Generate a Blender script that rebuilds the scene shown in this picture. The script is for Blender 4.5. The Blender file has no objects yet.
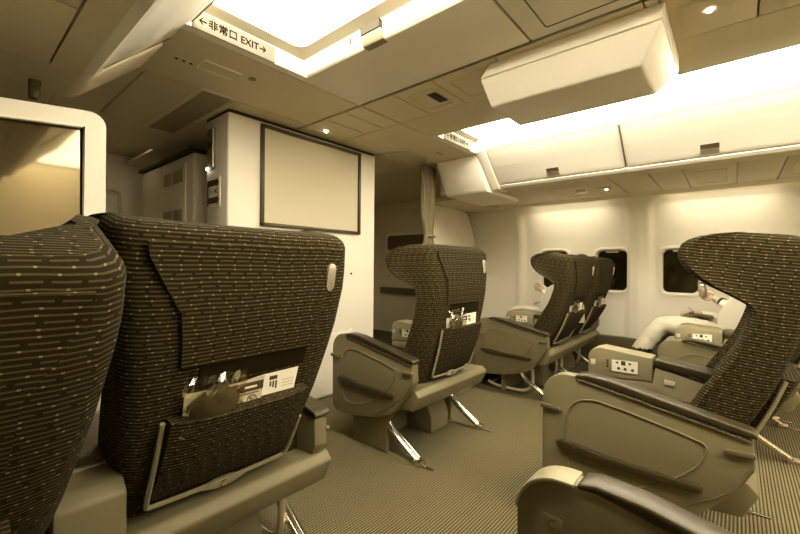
import bpy, bmesh, math, random
from mathutils import Vector, Matrix, noise
random.seed(4)
sc = bpy.context.scene
COL = sc.collection
PI = math.pi
# ------------------------------------------------------------------ camera
M = [[0.64886149, -0.0038622, 0.76089674], [-0.76085599, 0.00823437, 0.64886853], [0.00877157, 0.99995864, -0.00240439]]
cam = bpy.data.cameras.new('camera'); co = bpy.data.objects.new('camera', cam); COL.objects.link(co)
cam.sensor_width = 36; cam.lens = 394/800*36; cam.clip_start = 0.02
mw = Matrix.Identity(4)
for i in range(3):
    mw[i][0] = M[i][0]; mw[i][1] = M[i][1]; mw[i][2] = -M[i][2]
mw[2][3] = 0.95
co.matrix_world = mw
sc.camera = co
# ------------------------------------------------------------------ materials
def mat(name, c, rough=.6, metal=0, noise=0, nscale=60, bump=0, emit=0, spec=.5, alpha=1, trans=0):
    m = bpy.data.materials.new(name); m.use_nodes = True
    nt = m.node_tree; b = nt.nodes['Principled BSDF']
    b.inputs['Base Color'].default_value = (*c, 1); b.inputs['Roughness'].default_value = rough
    b.inputs['Metallic'].default_value = metal; b.inputs['Specular IOR Level'].default_value = spec
    b.inputs['Specular Tint'].default_value = (1, .87, .58, 1) if not metal else (1, 1, 1, 1); b.inputs['Alpha'].default_value = alpha; b.inputs['Transmission Weight'].default_value = trans
    if emit:
        b.inputs['Emission Color'].default_value = (*c, 1); b.inputs['Emission Strength'].default_value = emit
    if noise or bump:
        tc = nt.nodes.new('ShaderNodeTexCoord'); n = nt.nodes.new('ShaderNodeTexNoise')
        n.inputs['Scale'].default_value = nscale; n.inputs['Detail'].default_value = 3
        nt.links.new(tc.outputs['Object'], n.inputs['Vector'])
        if noise:
            r = nt.nodes.new('ShaderNodeMapRange'); r.inputs['To Min'].default_value = 1-noise; r.inputs['To Max'].default_value = 1+noise
            mx = nt.nodes.new('ShaderNodeVectorMath'); mx.operation = 'SCALE'; mx.inputs[0].default_value = c
            nt.links.new(n.outputs['Fac'], r.inputs['Value']); nt.links.new(r.outputs[0], mx.inputs['Scale'])
            nt.links.new(mx.outputs[0], b.inputs['Base Color'])
        if bump:
            bp = nt.nodes.new('ShaderNodeBump'); bp.inputs['Strength'].default_value = bump; bp.inputs['Distance'].default_value = .002
            nt.links.new(n.outputs['Fac'], bp.inputs['Height']); nt.links.new(bp.outputs[0], b.inputs['Normal'])
    return m
def math_node(nt, op, a, b=None, c=None):
    n = nt.nodes.new('ShaderNodeMath'); n.operation = op
    for i, v in enumerate((a, b, c)):
        if v is None: continue
        if isinstance(v, (int, float)): n.inputs[i].default_value = v
        else: nt.links.new(v, n.inputs[i])
    return n.outputs[0]
def mixc(nt, fac, a, b):
    n = nt.nodes.new('ShaderNodeMix'); n.data_type = 'RGBA'
    nt.links.new(fac, n.inputs['Factor'])
    for k, v in (('A', a), ('B', b)):
        s = [i for i in n.inputs if i.name == k and i.type == 'RGBA'][0]
        if isinstance(v, tuple): s.default_value = (*v, 1)
        else: nt.links.new(v, s)
    return [o for o in n.outputs if o.type == 'RGBA'][0]
def fabric(name, base, line, dot, pitch=.0088):
    m = bpy.data.materials.new(name); m.use_nodes = True; nt = m.node_tree; b = nt.nodes['Principled BSDF']
    b.inputs['Roughness'].default_value = .95; b.inputs['Specular IOR Level'].default_value = .1
    uv = nt.nodes.new('ShaderNodeUVMap'); sp = nt.nodes.new('ShaderNodeSeparateXYZ'); nt.links.new(uv.outputs[0], sp.inputs[0])
    tc = nt.nodes.new('ShaderNodeTexCoord')
    wob = nt.nodes.new('ShaderNodeTexNoise'); wob.inputs['Scale'].default_value = 9; nt.links.new(tc.outputs['Object'], wob.inputs['Vector'])
    wv = math_node(nt, 'MULTIPLY', wob.outputs['Fac'], .9)
    v = math_node(nt, 'ADD', math_node(nt, 'DIVIDE', sp.outputs['Y'], pitch), wv)
    row = math_node(nt, 'FLOOR', v); fr = math_node(nt, 'FRACT', v)
    st = math_node(nt, 'MULTIPLY', math_node(nt, 'GREATER_THAN', fr, .34), math_node(nt, 'LESS_THAN', fr, .66))
    h = math_node(nt, 'FRACT', math_node(nt, 'MULTIPLY', math_node(nt, 'SINE', math_node(nt, 'MULTIPLY', row, 12.99)), 437.5))
    u = math_node(nt, 'ADD', math_node(nt, 'DIVIDE', sp.outputs['X'], .036), math_node(nt, 'MULTIPLY', h, 7))
    fu = math_node(nt, 'FRACT', u)
    typ = math_node(nt, 'LESS_THAN', math_node(nt, 'MODULO', math_node(nt, 'ADD', math_node(nt, 'ABSOLUTE', row), .5), 3), 1)   # 1 = dashed row
    dash = math_node(nt, 'LESS_THAN', fu, .80)
    notd = math_node(nt, 'SUBTRACT', 1, typ)
    on = math_node(nt, 'MAXIMUM', math_node(nt, 'MULTIPLY', typ, dash), notd)
    lm = math_node(nt, 'MULTIPLY', st, on)
    dm = math_node(nt, 'MULTIPLY', math_node(nt, 'MULTIPLY', st, notd), math_node(nt, 'LESS_THAN', fu, .10))
    c = mixc(nt, dm, mixc(nt, lm, base, line), dot)
    nt.links.new(c, b.inputs['Base Color'])
    bp = nt.nodes.new('ShaderNodeBump'); bp.inputs['Strength'].default_value = .5; bp.inputs['Distance'].default_value = .0015
    nt.links.new(lm, bp.inputs['Height']); nt.links.new(bp.outputs[0], b.inputs['Normal'])
    return m
def carpet(name):
    m = bpy.data.materials.new(name); m.use_nodes = True; nt = m.node_tree; b = nt.nodes['Principled BSDF']
    b.inputs['Roughness'].default_value = 1; b.inputs['Specular IOR Level'].default_value = .05
    tc = nt.nodes.new('ShaderNodeTexCoord'); sp = nt.nodes.new('ShaderNodeSeparateXYZ'); nt.links.new(tc.outputs['Object'], sp.inputs[0])
    v = math_node(nt, 'DIVIDE', sp.outputs['Y'], .0115); row = math_node(nt, 'FLOOR', v); fr = math_node(nt, 'FRACT', v)
    rib = math_node(nt, 'SINE', math_node(nt, 'MULTIPLY', fr, PI))
    n = nt.nodes.new('ShaderNodeTexNoise'); n.inputs['Scale'].default_value = 260; n.inputs['Detail'].default_value = 2; nt.links.new(tc.outputs['Object'], n.inputs['Vector'])
    u = math_node(nt, 'ADD', math_node(nt, 'DIVIDE', sp.outputs['X'], .014), math_node(nt, 'MULTIPLY', math_node(nt, 'MODULO', row, 2), .5))
    kn = math_node(nt, 'SINE', math_node(nt, 'MULTIPLY', math_node(nt, 'FRACT', u), PI))
    f = math_node(nt, 'MULTIPLY', math_node(nt, 'POWER', rib, 1.3), math_node(nt, 'ADD', math_node(nt, 'MULTIPLY', kn, .35), .65))
    f2 = math_node(nt, 'MULTIPLY', f, math_node(nt, 'ADD', math_node(nt, 'MULTIPLY', n.outputs['Fac'], .9), .5))
    c = mixc(nt, f2, (.022, .0165, .0045), (.195, .159, .074))
    nt.links.new(c, b.inputs['Base Color'])
    bp = nt.nodes.new('ShaderNodeBump'); bp.inputs['Strength'].default_value = .6; bp.inputs['Distance'].default_value = .003
    nt.links.new(f, bp.inputs['Height']); nt.links.new(bp.outputs[0], b.inputs['Normal'])
    return m
WALL = mat('wall_plastic', (.77, .70, .525), .55, noise=.03, nscale=220)
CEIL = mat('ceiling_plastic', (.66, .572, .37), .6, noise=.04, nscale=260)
BIN = mat('bin_plastic', (.84, .775, .61), .42)
SPECK = mat('speckled_laminate', (.70, .63, .465), .55, noise=.08, nscale=300)
GREYP = mat('seat_shell_plastic', (.135, .110, .049), .5, noise=.04, nscale=300)
GREYL = mat('console_plastic', (.225, .187, .096), .45)
GREYD = mat('grey_trim', (.08, .062, .025), .5)
DARKP = mat('dark_leather', (.026, .018, .005), .38, bump=.1, nscale=300)
BLACK = mat('black_rubber', (.020, .013, .003), .6)
FAB = fabric('striped_upholstery', (.017, .0108, .0018), (.064, .049, .0175), (.20, .164, .08))
FABP = mat('dark_webbing', (.012, .0075, .0015), .95, bump=.2, nscale=400, spec=.1)
CARP = carpet('ribbed_carpet')
CHROME = mat('polished_metal', (.72, .64, .46), .25, 1)
ALU = mat('satin_metal', (.62, .54, .36), .4, .8)
PAPER = mat('white_paper', (.78, .70, .50), .6)
PAPER2 = mat('grey_paper', (.50, .43, .27), .6)
INK = mat('dark_ink', (.05, .036, .012), .6)
LAMP = mat('ceiling_light_diffuser', (1, .96, .875), .5, emit=7)
SIGNK = mat('sign_lettering', (.008, .005, .001), .9, spec=0)
DIM = mat('dim_light_diffuser', (1, .9, .68), .5, emit=1.2)
WASH = mat('wall_wash_lamp', (1, .95, .84), .5, emit=13)
SPOT = mat('reading_light_lens', (1, .95, .85), .5, emit=10)
SIGN = mat('lit_sign_face', (.13, .112, .075), .7, emit=.22, spec=.1)
WELLF = mat('light_frame', (.30, .258, .165), .6)
WINP = mat('night_window_pane', (.012, .008, .002), .08, spec=.5)
GLASS = mat('tinted_partition_glass', (.14, .11, .055), .05, .75)
SCREENM = mat('projection_surface', (.50, .432, .275), .7)
DIVM = mat('divider_plastic', (.52, .46, .32), .6)
FRAMEM = mat('dark_screen_frame', (.05, .037, .014), .45)
CURT = mat('curtain_cloth', (.20, .163, .08), .9, bump=.2, nscale=200)
TROUS = mat('pale_trousers', (.56, .49, .33), .9, noise=.08, nscale=14, bump=1.0)
SHIRT = mat('white_shirt', (.80, .73, .55), .85)
SKIN = mat('skin', (.50, .37, .20), .5)
HAIR = mat('dark_hair', (.03, .02, .006), .6)
FILM = mat('clear_plastic_film', (.9, .82, .6), .15, spec=1.0, alpha=.09)
nt = FILM.node_tree; nt.nodes.clear()
_o = nt.nodes.new('ShaderNodeOutputMaterial'); _m = nt.nodes.new('ShaderNodeMixShader'); _t = nt.nodes.new('ShaderNodeBsdfTransparent'); _g = nt.nodes.new('ShaderNodeBsdfGlossy')
_g.inputs['Roughness'].default_value = .12; _g.inputs['Color'].default_value = (1, .92, .7, 1); _t.inputs['Color'].default_value = (.93, .90, .80, 1); _m.inputs[0].default_value = .13
nt.links.new(_t.outputs[0], _m.inputs[1]); nt.links.new(_g.outputs[0], _m.inputs[2]); nt.links.new(_m.outputs[0], _o.inputs[0])
GRILLE = mat('grille_mesh_metal', (.30, .25, .14), .6)
WOOL = mat('dark_headset_foam', (.03, .021, .006), .9, bump=.4, nscale=120)
PHONE = mat('phone_body', (.10, .075, .03), .25)
# ------------------------------------------------------------------ mesh helpers
def finish(bm, name, mats, parent=None, sharp=35, uvb=False, mesh=None):
    me = bpy.data.meshes.new(name)
    bmesh.ops.recalc_face_normals(bm, faces=bm.faces)
    bm.to_mesh(me); bm.free()
    for m in (mats if isinstance(mats, (list, tuple)) else [mats]): me.materials.append(m)
    me.shade_smooth(); me.set_sharp_from_angle(angle=math.radians(sharp))
    if uvb: boxuv(me)
    return link(name, me, parent)
def link(name, me, parent=None):
    o = bpy.data.objects.new(name, me); COL.objects.link(o)
    if parent: o.parent = parent
    return o
def boxuv(me):
    uv = me.uv_layers.new(name='UVMap')
    for p in me.polygons:
        n = p.normal; ax = max(range(3), key=lambda i: abs(n[i]))
        for li in p.loop_indices:
            c = me.vertices[me.loops[li].vertex_index].co
            uv.data[li].uv = (c.y, c.z) if ax == 0 else ((c.x, c.z) if ax == 1 else (c.x, c.y))
def bevel(bm, geom_faces, w, seg=2, ang=30):
    es = set()
    for f in geom_faces:
        for e in f.edges:
            if len(e.link_faces) == 2 and e.calc_face_angle(0) > math.radians(ang): es.add(e)
    if es and w > 0:
        bmesh.ops.bevel(bm, geom=list(es), offset=w, segments=seg, affect='EDGES', profile=.5, clamp_overlap=True)
def prism(bm, pts, axis, a, b, bev=0, mi=0, seg=2):
    """extrude a polygon along an axis; pts are the two other coordinates in order"""
    def mk(p, v):
        return {'x': (v, p[0], p[1]), 'y': (p[0], v, p[1]), 'z': (p[0], p[1], v)}[axis]
    lo = [bm.verts.new(mk(p, a)) for p in pts]; hi = [bm.verts.new(mk(p, b)) for p in pts]
    n = len(pts); fs = [bm.faces.new(lo[::-1]), bm.faces.new(hi)]
    for i in range(n): fs.append(bm.faces.new((lo[i], lo[(i+1) % n], hi[(i+1) % n], hi[i])))
    for f in fs: f.material_index = mi
    bmesh.ops.recalc_face_normals(bm, faces=fs)
    if bev: bevel(bm, fs, bev, seg)
def box(bm, x0, x1, y0, y1, z0, z1, bev=0, mi=0, seg=2):
    prism(bm, [(x0, y0), (x1, y0), (x1, y1), (x0, y1)], 'z', z0, z1, bev, mi, seg)
def tube(bm, pts, r, n=8, closed=False, mi=0):
    P = [Vector(p) for p in pts]; N = len(P); rings = []; up = None
    for i in range(N):
        if closed: t = P[(i+1) % N]-P[i-1]
        else: t = P[min(i+1, N-1)]-P[max(i-1, 0)]
        t.normalize()
        if up is None:
            up = Vector((0, 0, 1)) if abs(t.z) < .9 else Vector((0, 1, 0))
        u = (up-t*up.dot(t)).normalized(); w = t.cross(u); up = u
        rr = r[i] if isinstance(r, (list, tuple)) else r
        rings.append([bm.verts.new(P[i]+(u*math.cos(2*PI*k/n)+w*math.sin(2*PI*k/n))*rr) for k in range(n)])
    for i in range(N if closed else N-1):
        A = rings[i]; B = rings[(i+1) % N]
        for k in range(n):
            f = bm.faces.new((A[k], A[(k+1) % n], B[(k+1) % n], B[k])); f.material_index = mi
    if not closed:
        for f in (bm.faces.new(rings[0][::-1]), bm.faces.new(rings[-1])): f.material_index = mi
def arc(cx, cy, r, a0, a1, n=5):
    return [(cx+r*math.cos(math.radians(a0+(a1-a0)*i/n)), cy+r*math.sin(math.radians(a0+(a1-a0)*i/n))) for i in range(n+1)]
def rrect(x0, x1, y0, y1, r, n=5):
    return arc(x1-r, y1-r, r, 0, 90, n)+arc(x0+r, y1-r, r, 90, 180, n)+arc(x0+r, y0+r, r, 180, 270, n)+arc(x1-r, y0+r, r, 270, 360, n)
def smooth(pts, it=2, closed=False):
    P = [Vector(p) for p in pts]
    for _ in range(it):
        Q = [] if closed else [P[0]]
        for i in range(len(P) if closed else len(P)-1):
            a, b = P[i], P[(i+1) % len(P)]
            Q += [a*.75+b*.25, a*.25+b*.75]
        if not closed: Q.append(P[-1])
        P = Q
    return [tuple(p) for p in P]
def lerp_tab(tab, z):
    tab = sorted(tab)
    if z <= tab[0][0]: return tab[0][1]
    for (a, va), (b, vb) in zip(tab, tab[1:]):
        if z <= b:
            t = (z-a)/(b-a); return va+(vb-va)*t
    return tab[-1][1]
def NB(): return bmesh.new()
def thing(name, label, cat, loc=(0, 0, 0), group=None):
    o = bpy.data.objects.new(name, None); COL.objects.link(o); o.location = loc; o.empty_display_size = .1
    return tag(o, label, cat, group)
def tag(o, label, cat, group=None):
    o['label'] = label; o['category'] = cat
    if group: o['group'] = group
    return o
def struct(o, label=None):
    o['kind'] = 'structure'
    if label: o['label'] = label
    return o
def text(name, body, m, size, loc, xdir, ydir, parent=None, align='CENTER', ext=.0006, off=0):
    cu = bpy.data.curves.new(name, 'FONT'); cu.body = body; cu.size = size; cu.align_x = align; cu.align_y = 'CENTER'; cu.extrude = ext; cu.offset = off
    tmp = bpy.data.objects.new('t', cu); COL.objects.link(tmp)
    dg = bpy.context.evaluated_depsgraph_get(); dg.update()
    me = bpy.data.meshes.new_from_object(tmp.evaluated_get(dg)); bpy.data.objects.remove(tmp); bpy.data.curves.remove(cu)
    me.materials.clear(); me.materials.append(m)
    x = Vector(xdir).normalized(); y = Vector(ydir).normalized(); z = x.cross(y)
    T = Matrix((x, y, z)).transposed().to_4x4(); T.translation = Vector(loc)
    me.transform(T); me.name = name
    return link(name, me, parent)
# ================================================================== SEAT
YR = [(.335, .118), (.36, .11), (.42, .085), (.5, .05), (.6, .02), (.7, 0), (.8, -.015), (.9, -.018), (1.0, -.005), (1.045, 0)]
YF = [(.36, .27), (.42, .24), (.5, .21), (.56, .188), (.609, .165), (.68, .132), (.743, .114), (.80, .104), (.82, .104), (.84, .118), (.86, .160), (.873, .195), (.89, .228), (.915, .265), (.944, .288), (.97, .297), (.985, .296), (1.0, .289), (1.02, .268), (1.035, .235), (1.045, .195)]
WR = [(.36, .215), (.45, .225), (.6, .24), (.8, .26), (.95, .275), (1.045, .275)]
WF = [(.36, .24), (.5, .25), (.7, .268), (.8, .278), (.9, .29), (1.045, .29)]
def yrear(z): return lerp_tab(YR, z)
def section(z, s=0):
    yr = yrear(z)+s; yf = lerp_tab(YF, z)-s; wr = lerp_tab(WR, z)-s; wf = lerp_tab(WF, z)-s
    yb = yrear(z)+.105-s
    yf = max(yf, yb+.012)
    wm = wr+(wf-wr)*.35; d = yf-yr
    tw = .055-1.0*s if s < .02 else .03
    pts = [(0, yr), (wr*.5, yr), (wr-.06, yr+.001), (wr-.025, yr+.006), (wr-.004, yr+.022), (wr+.006, yr+.05)]
    pts += [(wm, yr+.5*d), (wf-.012, yf-.045*min(1, d/.2)), (wf-.004, yf-.022*min(1, d/.2)), (wf-.012, yf-.006), (wf-.03, yf)]
    ih = max(yf-.025, yb+.004); tw = tw*.8
    pts += [(wf-tw, ih), (wf-tw-.03-.1*(wf-wr), min(yb+.05, ih-.001)), (wr-.085, min(yb+.012, ih-.002)), (wr*.4, yb-.002), (0, yb-.004)]
    return pts
def backrest_mesh():
    bm = NB(); uvl = bm.loops.layers.uv.new('UVMap')
    ZUP = .008
    zs = [.335, .36, .40, .44, .48, .52, .56, .6, .64, .68, .72, .76, .80, .82, .84, .86, .88, .90, .92, .94, .96, .98, 1.0, 1.015]
    lev = [(z, 0) for z in zs]+[(1.028, .004), (1.037, .010), (1.043, .018), (1.046, .026)]
    rings = []
    for z, s in lev:
        h = section(z, s); full = h+[(-x, y) for x, y in h[-2:0:-1]]
        u = [0]
        for a, b in zip(h, h[1:]): u.append(u[-1]+math.hypot(b[0]-a[0], b[1]-a[1]))
        us = u+[-v for v in u[-2:0:-1]]
        rings.append(([bm.verts.new((x, y, z)) for x, y in full], us, z))
    n = len(rings[0][0]); half = len(section(.5))-1
    acc = 0; vs = []
    for i, (z, s) in enumerate(lev):
        if i: acc += math.hypot(z-lev[i-1][0], (s-lev[i-1][1]))
        vs.append(acc)
    for i in range(len(rings)-1):
        A, ua, za = rings[i]; B, ub, zb = rings[i+1]
        for k in range(n):
            k2 = (k+1) % n
            f = bm.faces.new((A[k], A[k2], B[k2], B[k]))
            def U(arr, kk, other):
                v = arr[kk]
                if kk == half and other > half: v = -v
                return v
            vals = [(U(ua, k, k2 if k2 else n), vs[i]), (U(ua, k2, k if k else n), vs[i]), (U(ub, k2, k if k else n), vs[i+1]), (U(ub, k, k2 if k2 else n), vs[i+1])]
            for lp, uvv in zip(f.loops, vals): lp[uvl].uv = uvv
    for ring in (rings[0][0][::-1], rings[-1][0]):
        f = bm.faces.new(ring)
        for lp in f.loops: lp[uvl].uv = (lp.vert.co.x, lp.vert.co.y)
        bmesh.ops.triangulate(bm, faces=[f])
    me = bpy.data.meshes.new('backrest'); bmesh.ops.recalc_face_normals(bm, faces=bm.faces); bm.to_mesh(me); bm.free()
    me.materials.append(FAB); me.shade_smooth(); me.set_sharp_from_angle(angle=math.radians(50)); return me
def rear_sheet(outline_rows, off, thick, name, m, bulge=None, nx=10):
    """sheet that follows the rear of the backrest; rows: (z, xleft, xright); off = distance behind the rear face"""
    bm = NB(); F_, B_ = [], []
    for z, xl, xr in outline_rows:
        fr, bk = [], []
        for k in range(nx+1):
            x = xl+(xr-xl)*k/nx; o = off(z, x) if callable(off) else off
            fr.append(bm.verts.new((x, yrear(z)-o-thick, z))); bk.append(bm.verts.new((x, yrear(z)-o*(.2 if callable(off) else 1)+.003, z)))
        F_.append(fr); B_.append(bk)
    R = len(F_)
    for i in range(R-1):
        for k in range(nx):
            bm.faces.new((F_[i][k], F_[i][k+1], F_[i+1][k+1], F_[i+1][k]))
            bm.faces.new((B_[i][k+1], B_[i][k], B_[i+1][k], B_[i+1][k+1]))
        bm.faces.new((F_[i][0], F_[i+1][0], B_[i+1][0], B_[i][0])); bm.faces.new((F_[i+1][nx], F_[i][nx], B_[i][nx], B_[i+1][nx]))
    for k in range(nx):
        bm.faces.new((F_[0][k+1], F_[0][k], B_[0][k], B_[0][k+1])); bm.faces.new((F_[-1][k], F_[-1][k+1], B_[-1][k+1], B_[-1][k]))
    me = bpy.data.meshes.new(name); bmesh.ops.recalc_face_normals(bm, faces=bm.faces); bm.to_mesh(me); bm.free()
    me.materials.append(m); me.shade_smooth(); me.set_sharp_from_angle(angle=math.radians(50)); boxuv(me); return me
def mk(bm, name, mats, uvb=False, sharp=35):
    me = bpy.data.meshes.new(name); bmesh.ops.recalc_face_normals(bm, faces=bm.faces); bm.to_mesh(me); bm.free()
    for m in (mats if isinstance(mats, (list, tuple)) else [mats]): me.materials.append(m)
    me.shade_smooth(); me.set_sharp_from_angle(angle=math.radians(sharp))
    if uvb: boxuv(me)
    return me
MS = {}
MS['backrest'] = backrest_mesh()
MS['back_panel'] = rear_sheet([(1.012, -.235, .235), (.985, -.232, .232), (.93, -.205, .205), (.87, -.172, .172), (.80, -.165, .165), (.752, -.162, .162)], .004, .006, 'back_panel', FAB)
MS['pocket_lining'] = rear_sheet([(.750, -.120, .152), (.725, -.120, .152), (.70, -.122, .152)], .0005, .003, 'pocket_lining', FABP)
def pk_off(z, x):
    t = (z-.398)/.24
    return .012+.036*max(0, min(1, t))**.5*(1-(abs(x)/.185)**4*.8)
MS['pocket'] = rear_sheet([(z, -.172, .172) for z in (.398, .43, .46, .50, .54, .58, .61, .635)], pk_off, .005, 'literature_pocket', FAB)
bm = NB()
tube(bm, smooth([(-.182, yrear(.63)-.012, .63), (-.182, yrear(.53)-.018, .53), (-.182, yrear(.42)-.02, .40), (-.172, yrear(.39)-.022, .386), (0, yrear(.38)-.024, .38), (.172, yrear(.39)-.022, .386), (.182, yrear(.42)-.02, .40), (.182, yrear(.53)-.018, .53)], 2), .006, 6)
prism(bm, [(-.06, .38), (-.02, .393), (.02, .393), (.06, .38), (.02, .368), (-.02, .368)], 'y', yrear(.38)-.034, yrear(.38)-.02, .003)
MS['pocket_trim'] = mk(bm, 'pocket_trim', GREYL)
bm = NB(); prism(bm, arc(0, .381, .009, 0, 330, 11), 'y', yrear(.38)-.038, yrear(.38)-.033, .001); MS['trim_button'] = mk(bm, 'trim_button', CHROME)
bm = NB(); c = arc(.197, .962, .0135, 0, 180, 6)+arc(.197, .915, .0135, 180, 360, 6)
prism(bm, c, 'y', yrear(.94)-.013, yrear(.94)-.001, .003)
MS['grab_plate'] = mk(bm, 'coat_hook_plate', ALU)
for k_, a_, b_ in (('cushion', -.305, .085), ('cushionC', -.085, .305), ('cushionK', -.22, .305)):
    bm = NB(); box(bm, a_, b_, .14, .585, .33, .45, .035, seg=4); MS[k_] = mk(bm, 'seat_cushion', FAB, True)
bm = NB(); prism(bm, [(.56, .40), (.60, .40), (.66, .16), (.60, .14)], 'x', -.21, .21, .02); MS['legrest'] = mk(bm, 'leg_rest', FAB, True)
# aisle armrest, s = side it stands on (outer face at |x| = .36)
PANEL = [(.615, .22)]+arc(.53, .507, .085, 0, 85, 9)+[(.49, .592), (.40, .576), (.06, .508), (.05, .50), (.046, .42), (.09, .345), (.16, .262), (.20, .235), (.30, .20), (.42, .177), (.52, .165), (.575, .168), (.60, .182)]
def armrest(s):
    d = {}
    xo = .362*s; xi = .315*s; x0, x1 = min(xo, xi), max(xo, xi)
    bm = NB(); prism(bm, PANEL, 'x', x0, x1, .006)
    ox = xo+.001*s
    g = [(.41, .312), (.525, .317), (.528, .44), (.518, .49), (.49, .512), (.455, .52), (.30, .505), (.155, .466), (.143, .452), (.16, .41), (.20, .365), (.26, .325), (.32, .300)]
    g = [(.525, .30), (.53, .44), (.515, .495), (.475, .518), (.42, .523), (.16, .470), (.146, .452), (.165, .40), (.21, .352), (.28, .30), (.36, .255), (.44, .235), (.50, .24), (.52, .262)]
    tube(bm, [(ox, y, z) for y, z in smooth(g, 1, True)], .0028, 6, True)
    lo = smooth([(.05, .425), (.085, .355), (.19, .275), (.30, .21)], 2)
    tube(bm, [(ox, y, z) for y, z in lo], .0022, 6, mi=1)
    d['armrest'] = mk(bm, 'armrest', [GREYP, GREYD])
    bm = NB()
    xa, xb = sorted((.370*s, .312*s))
    prism(bm, [(.505, .585), (.50, .597), (.47, .603), (.40, .598), (.05, .527), (.040, .518), (.042, .507), (.40, .575), (.46, .590)], 'x', xa, xb, .007, seg=3)
    d['pad'] = mk(bm, 'armrest_pad', DARKP)
    bm = NB(); tube(bm, [(ox+.002*s, y, z) for y, z in [(.495, .582), (.40, .566), (.20, .528), (.055, .499)]], .0038, 6); d['rail'] = mk(bm, 'armrest_rail', CHROME)
    bm = NB(); xa, xb = sorted((xo+.016*s, xo-.004*s))
    prism(bm, [(.565, .356), (.545, .366), (.50, .364), (.40, .352), (.20, .345), (.162, .345), (.155, .335), (.162, .325), (.21, .321), (.40, .323), (.50, .328), (.555, .342)], 'x', xa, xb, .005); 
    d['handle'] = mk(bm, 'side_handle', DARKP)
    bm = NB(); xa, xb = sorted((xo+.012*s, xo-.004*s))
    prism(bm, [(.618, .478), (.55, .474), (.545, .468), (.55, .461), (.618, .462)], 'x', xa, xb, .003); d['fb'] = mk(bm, 'front_latch', GREYD)
    bm = NB(); prism(bm, [(.105, .468), (.048, .470), (.044, .462), (.048, .455), (.10, .453), (.112, .46)], 'x', xa, xb, .003); d['rb'] = mk(bm, 'release_button', GREYD)
    return d
ARM = {1: armrest(1), -1: armrest(-1)}
def console(s, xi, xo, dy, dz, rear):
    """console with the seat controls on its inner face; xi inner face, xo outer (both positive), s side"""
    d = {}; a, b = sorted((xi*s, xo*s))
    sh = lambda pts: [(y+dy, z+dz) for y, z in pts]
    bm = NB()
    prism(bm, sh([(.64, .44), (.64, .53), (.625, .555), (.59, .567), (.40, .548), (.398, .462), (.40, .452)]), 'x', a, b, .006)
    prism(bm, sh([(.64, .405), (.638, .438), (.40, .45), (.39, .515)])+[(rear, .505), (rear, .28), (.14, .22)]+sh([(.30, .20), (.33, .22), (.33, .37), (.345, .385), (.37, .392)]), 'x', a+.004, b-.004, .006)
    d['console'] = mk(bm, 'console', [GREYL])
    bm = NB(); prism(bm, sh([(.396, .515), (.396, .542), (.38, .548)])+[(.15, .52+dz), (.145, .49+dz)], 'x', a-.004, b+.004, .008, seg=3); d['pad'] = mk(bm, 'console_pad', DARKP)
    x = xi*s; f = -s; d['bits'] = []
    bm = NB(); p, q = sorted((x, x+.004*f)); prism(bm, sh([(.592, .472), (.592, .524), (.447, .528), (.447, .474)]), 'x', p, q, .001)
    d['panel'] = mk(bm, 'control_panel', GREYL)
    def bit(name, pts, m, h0=.003, h1=.006):
        bm = NB(); p, q = sorted((x+h0*f, x+h1*f)); prism(bm, sh(pts), 'x', p, q); d['bits'].append((name, mk(bm, name, m)))
    bit('button_plate', [(.545, .474), (.545, .522), (.45, .526), (.45, .476)], PAPER, .0035, .006)
    B = (.005, .0075)
    rc = lambda y, z, w, h: [(y-w, z-h), (y+w, z-h), (y+w, z+h), (y-w, z+h)]
    bit('arrow_button', [(.533, .513), (.521, .519), (.521, .507)], INK, *B); bit('arrow_button', [(.470, .513), (.482, .519), (.482, .507)], INK, *B)
    bit('square_button', rc(.502, .513, .008, .009), INK, *B)
    for y in (.519, .495, .468): bit('round_button', arc(y, .489, .006, 0, 330, 10), INK, *B)
    for k in range(3): bit('small_button', rc(.562, .516-.012*k, .004, .004), INK, *B)
    bit('small_button', rc(.58, .50, .002, .002), INK, *B)
    d['tags'] = []
    for pts in ([(.63, .488), (.63, .512), (.61, .512), (.61, .488)], [(.36, .452), (.36, .472), (.325, .468), (.325, .448)]):
        bm = NB(); p, q = sorted((x-.006*f, x+.002*f)); prism(bm, sh(pts), 'x', p, q, .001); d['tags'].append(mk(bm, 'icon_plate', PAPER2))
    return d
CON = {'D': console(1, .09, .19, -.058, .040, .14), 'H': console(1, .11, .33, -.06, .015, .14), 'C': console(-1, .11, .345, -.06, .015, .14)}
bm = NB(); prism(bm, [(.03, .28), (.03, .475), (.06, .50), (.30, .50), (.30, .28)], 'x', -.345, -.225, .008); MS['housing'] = mk(bm, 'console_housing', GREYP)
bm = NB()
prism(bm, [(.035, .335), (.06, .362), (.20, .355), (.24, .28), (.20, .25), (.07, .262)], 'x', -.33, .33, .007)
MS['beam'] = mk(bm, 'rear_beam', GREYP)
for k_ in ('plinth', 'plinthT'):
    bm = NB()
    if k_ == 'plinth':
        for s in (-1, 1): prism(bm, [(.51, .005), (.51, .30), (.20, .30), (.26, .12), (.26, .005)], 'x', s*.29-.012, s*.29+.012, .004)
    box(bm, -.278, .278, .40, .43, .005, .30)
    prism(bm, [(.42, .005), (.42, .28), (.30, .26), (.22, .09), (.22, .005)], 'x', .03, .20, .006)
    MS[k_] = mk(bm, 'plinth', GREYP)
def leg(s):
    bm = NB(); x = .285*s
    tube(bm, smooth([(x, .27, .30), (x, .275, .20), (x, .25, .13), (x, .07, .018)], 2), .016, 8)
    for dx in (-.012, .012): tube(bm, [(x+dx, .25, .138), (x+dx, .075, .028)], .008, 6)
    box(bm, x-.022, x+.022, .035, .085, .001, .028, .006)
    box(bm, x-.006, x+.006, -.02, .045, .001, .009, .002, mi=1)
    return mk(bm, 'leg', [CHROME, BLACK])
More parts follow.
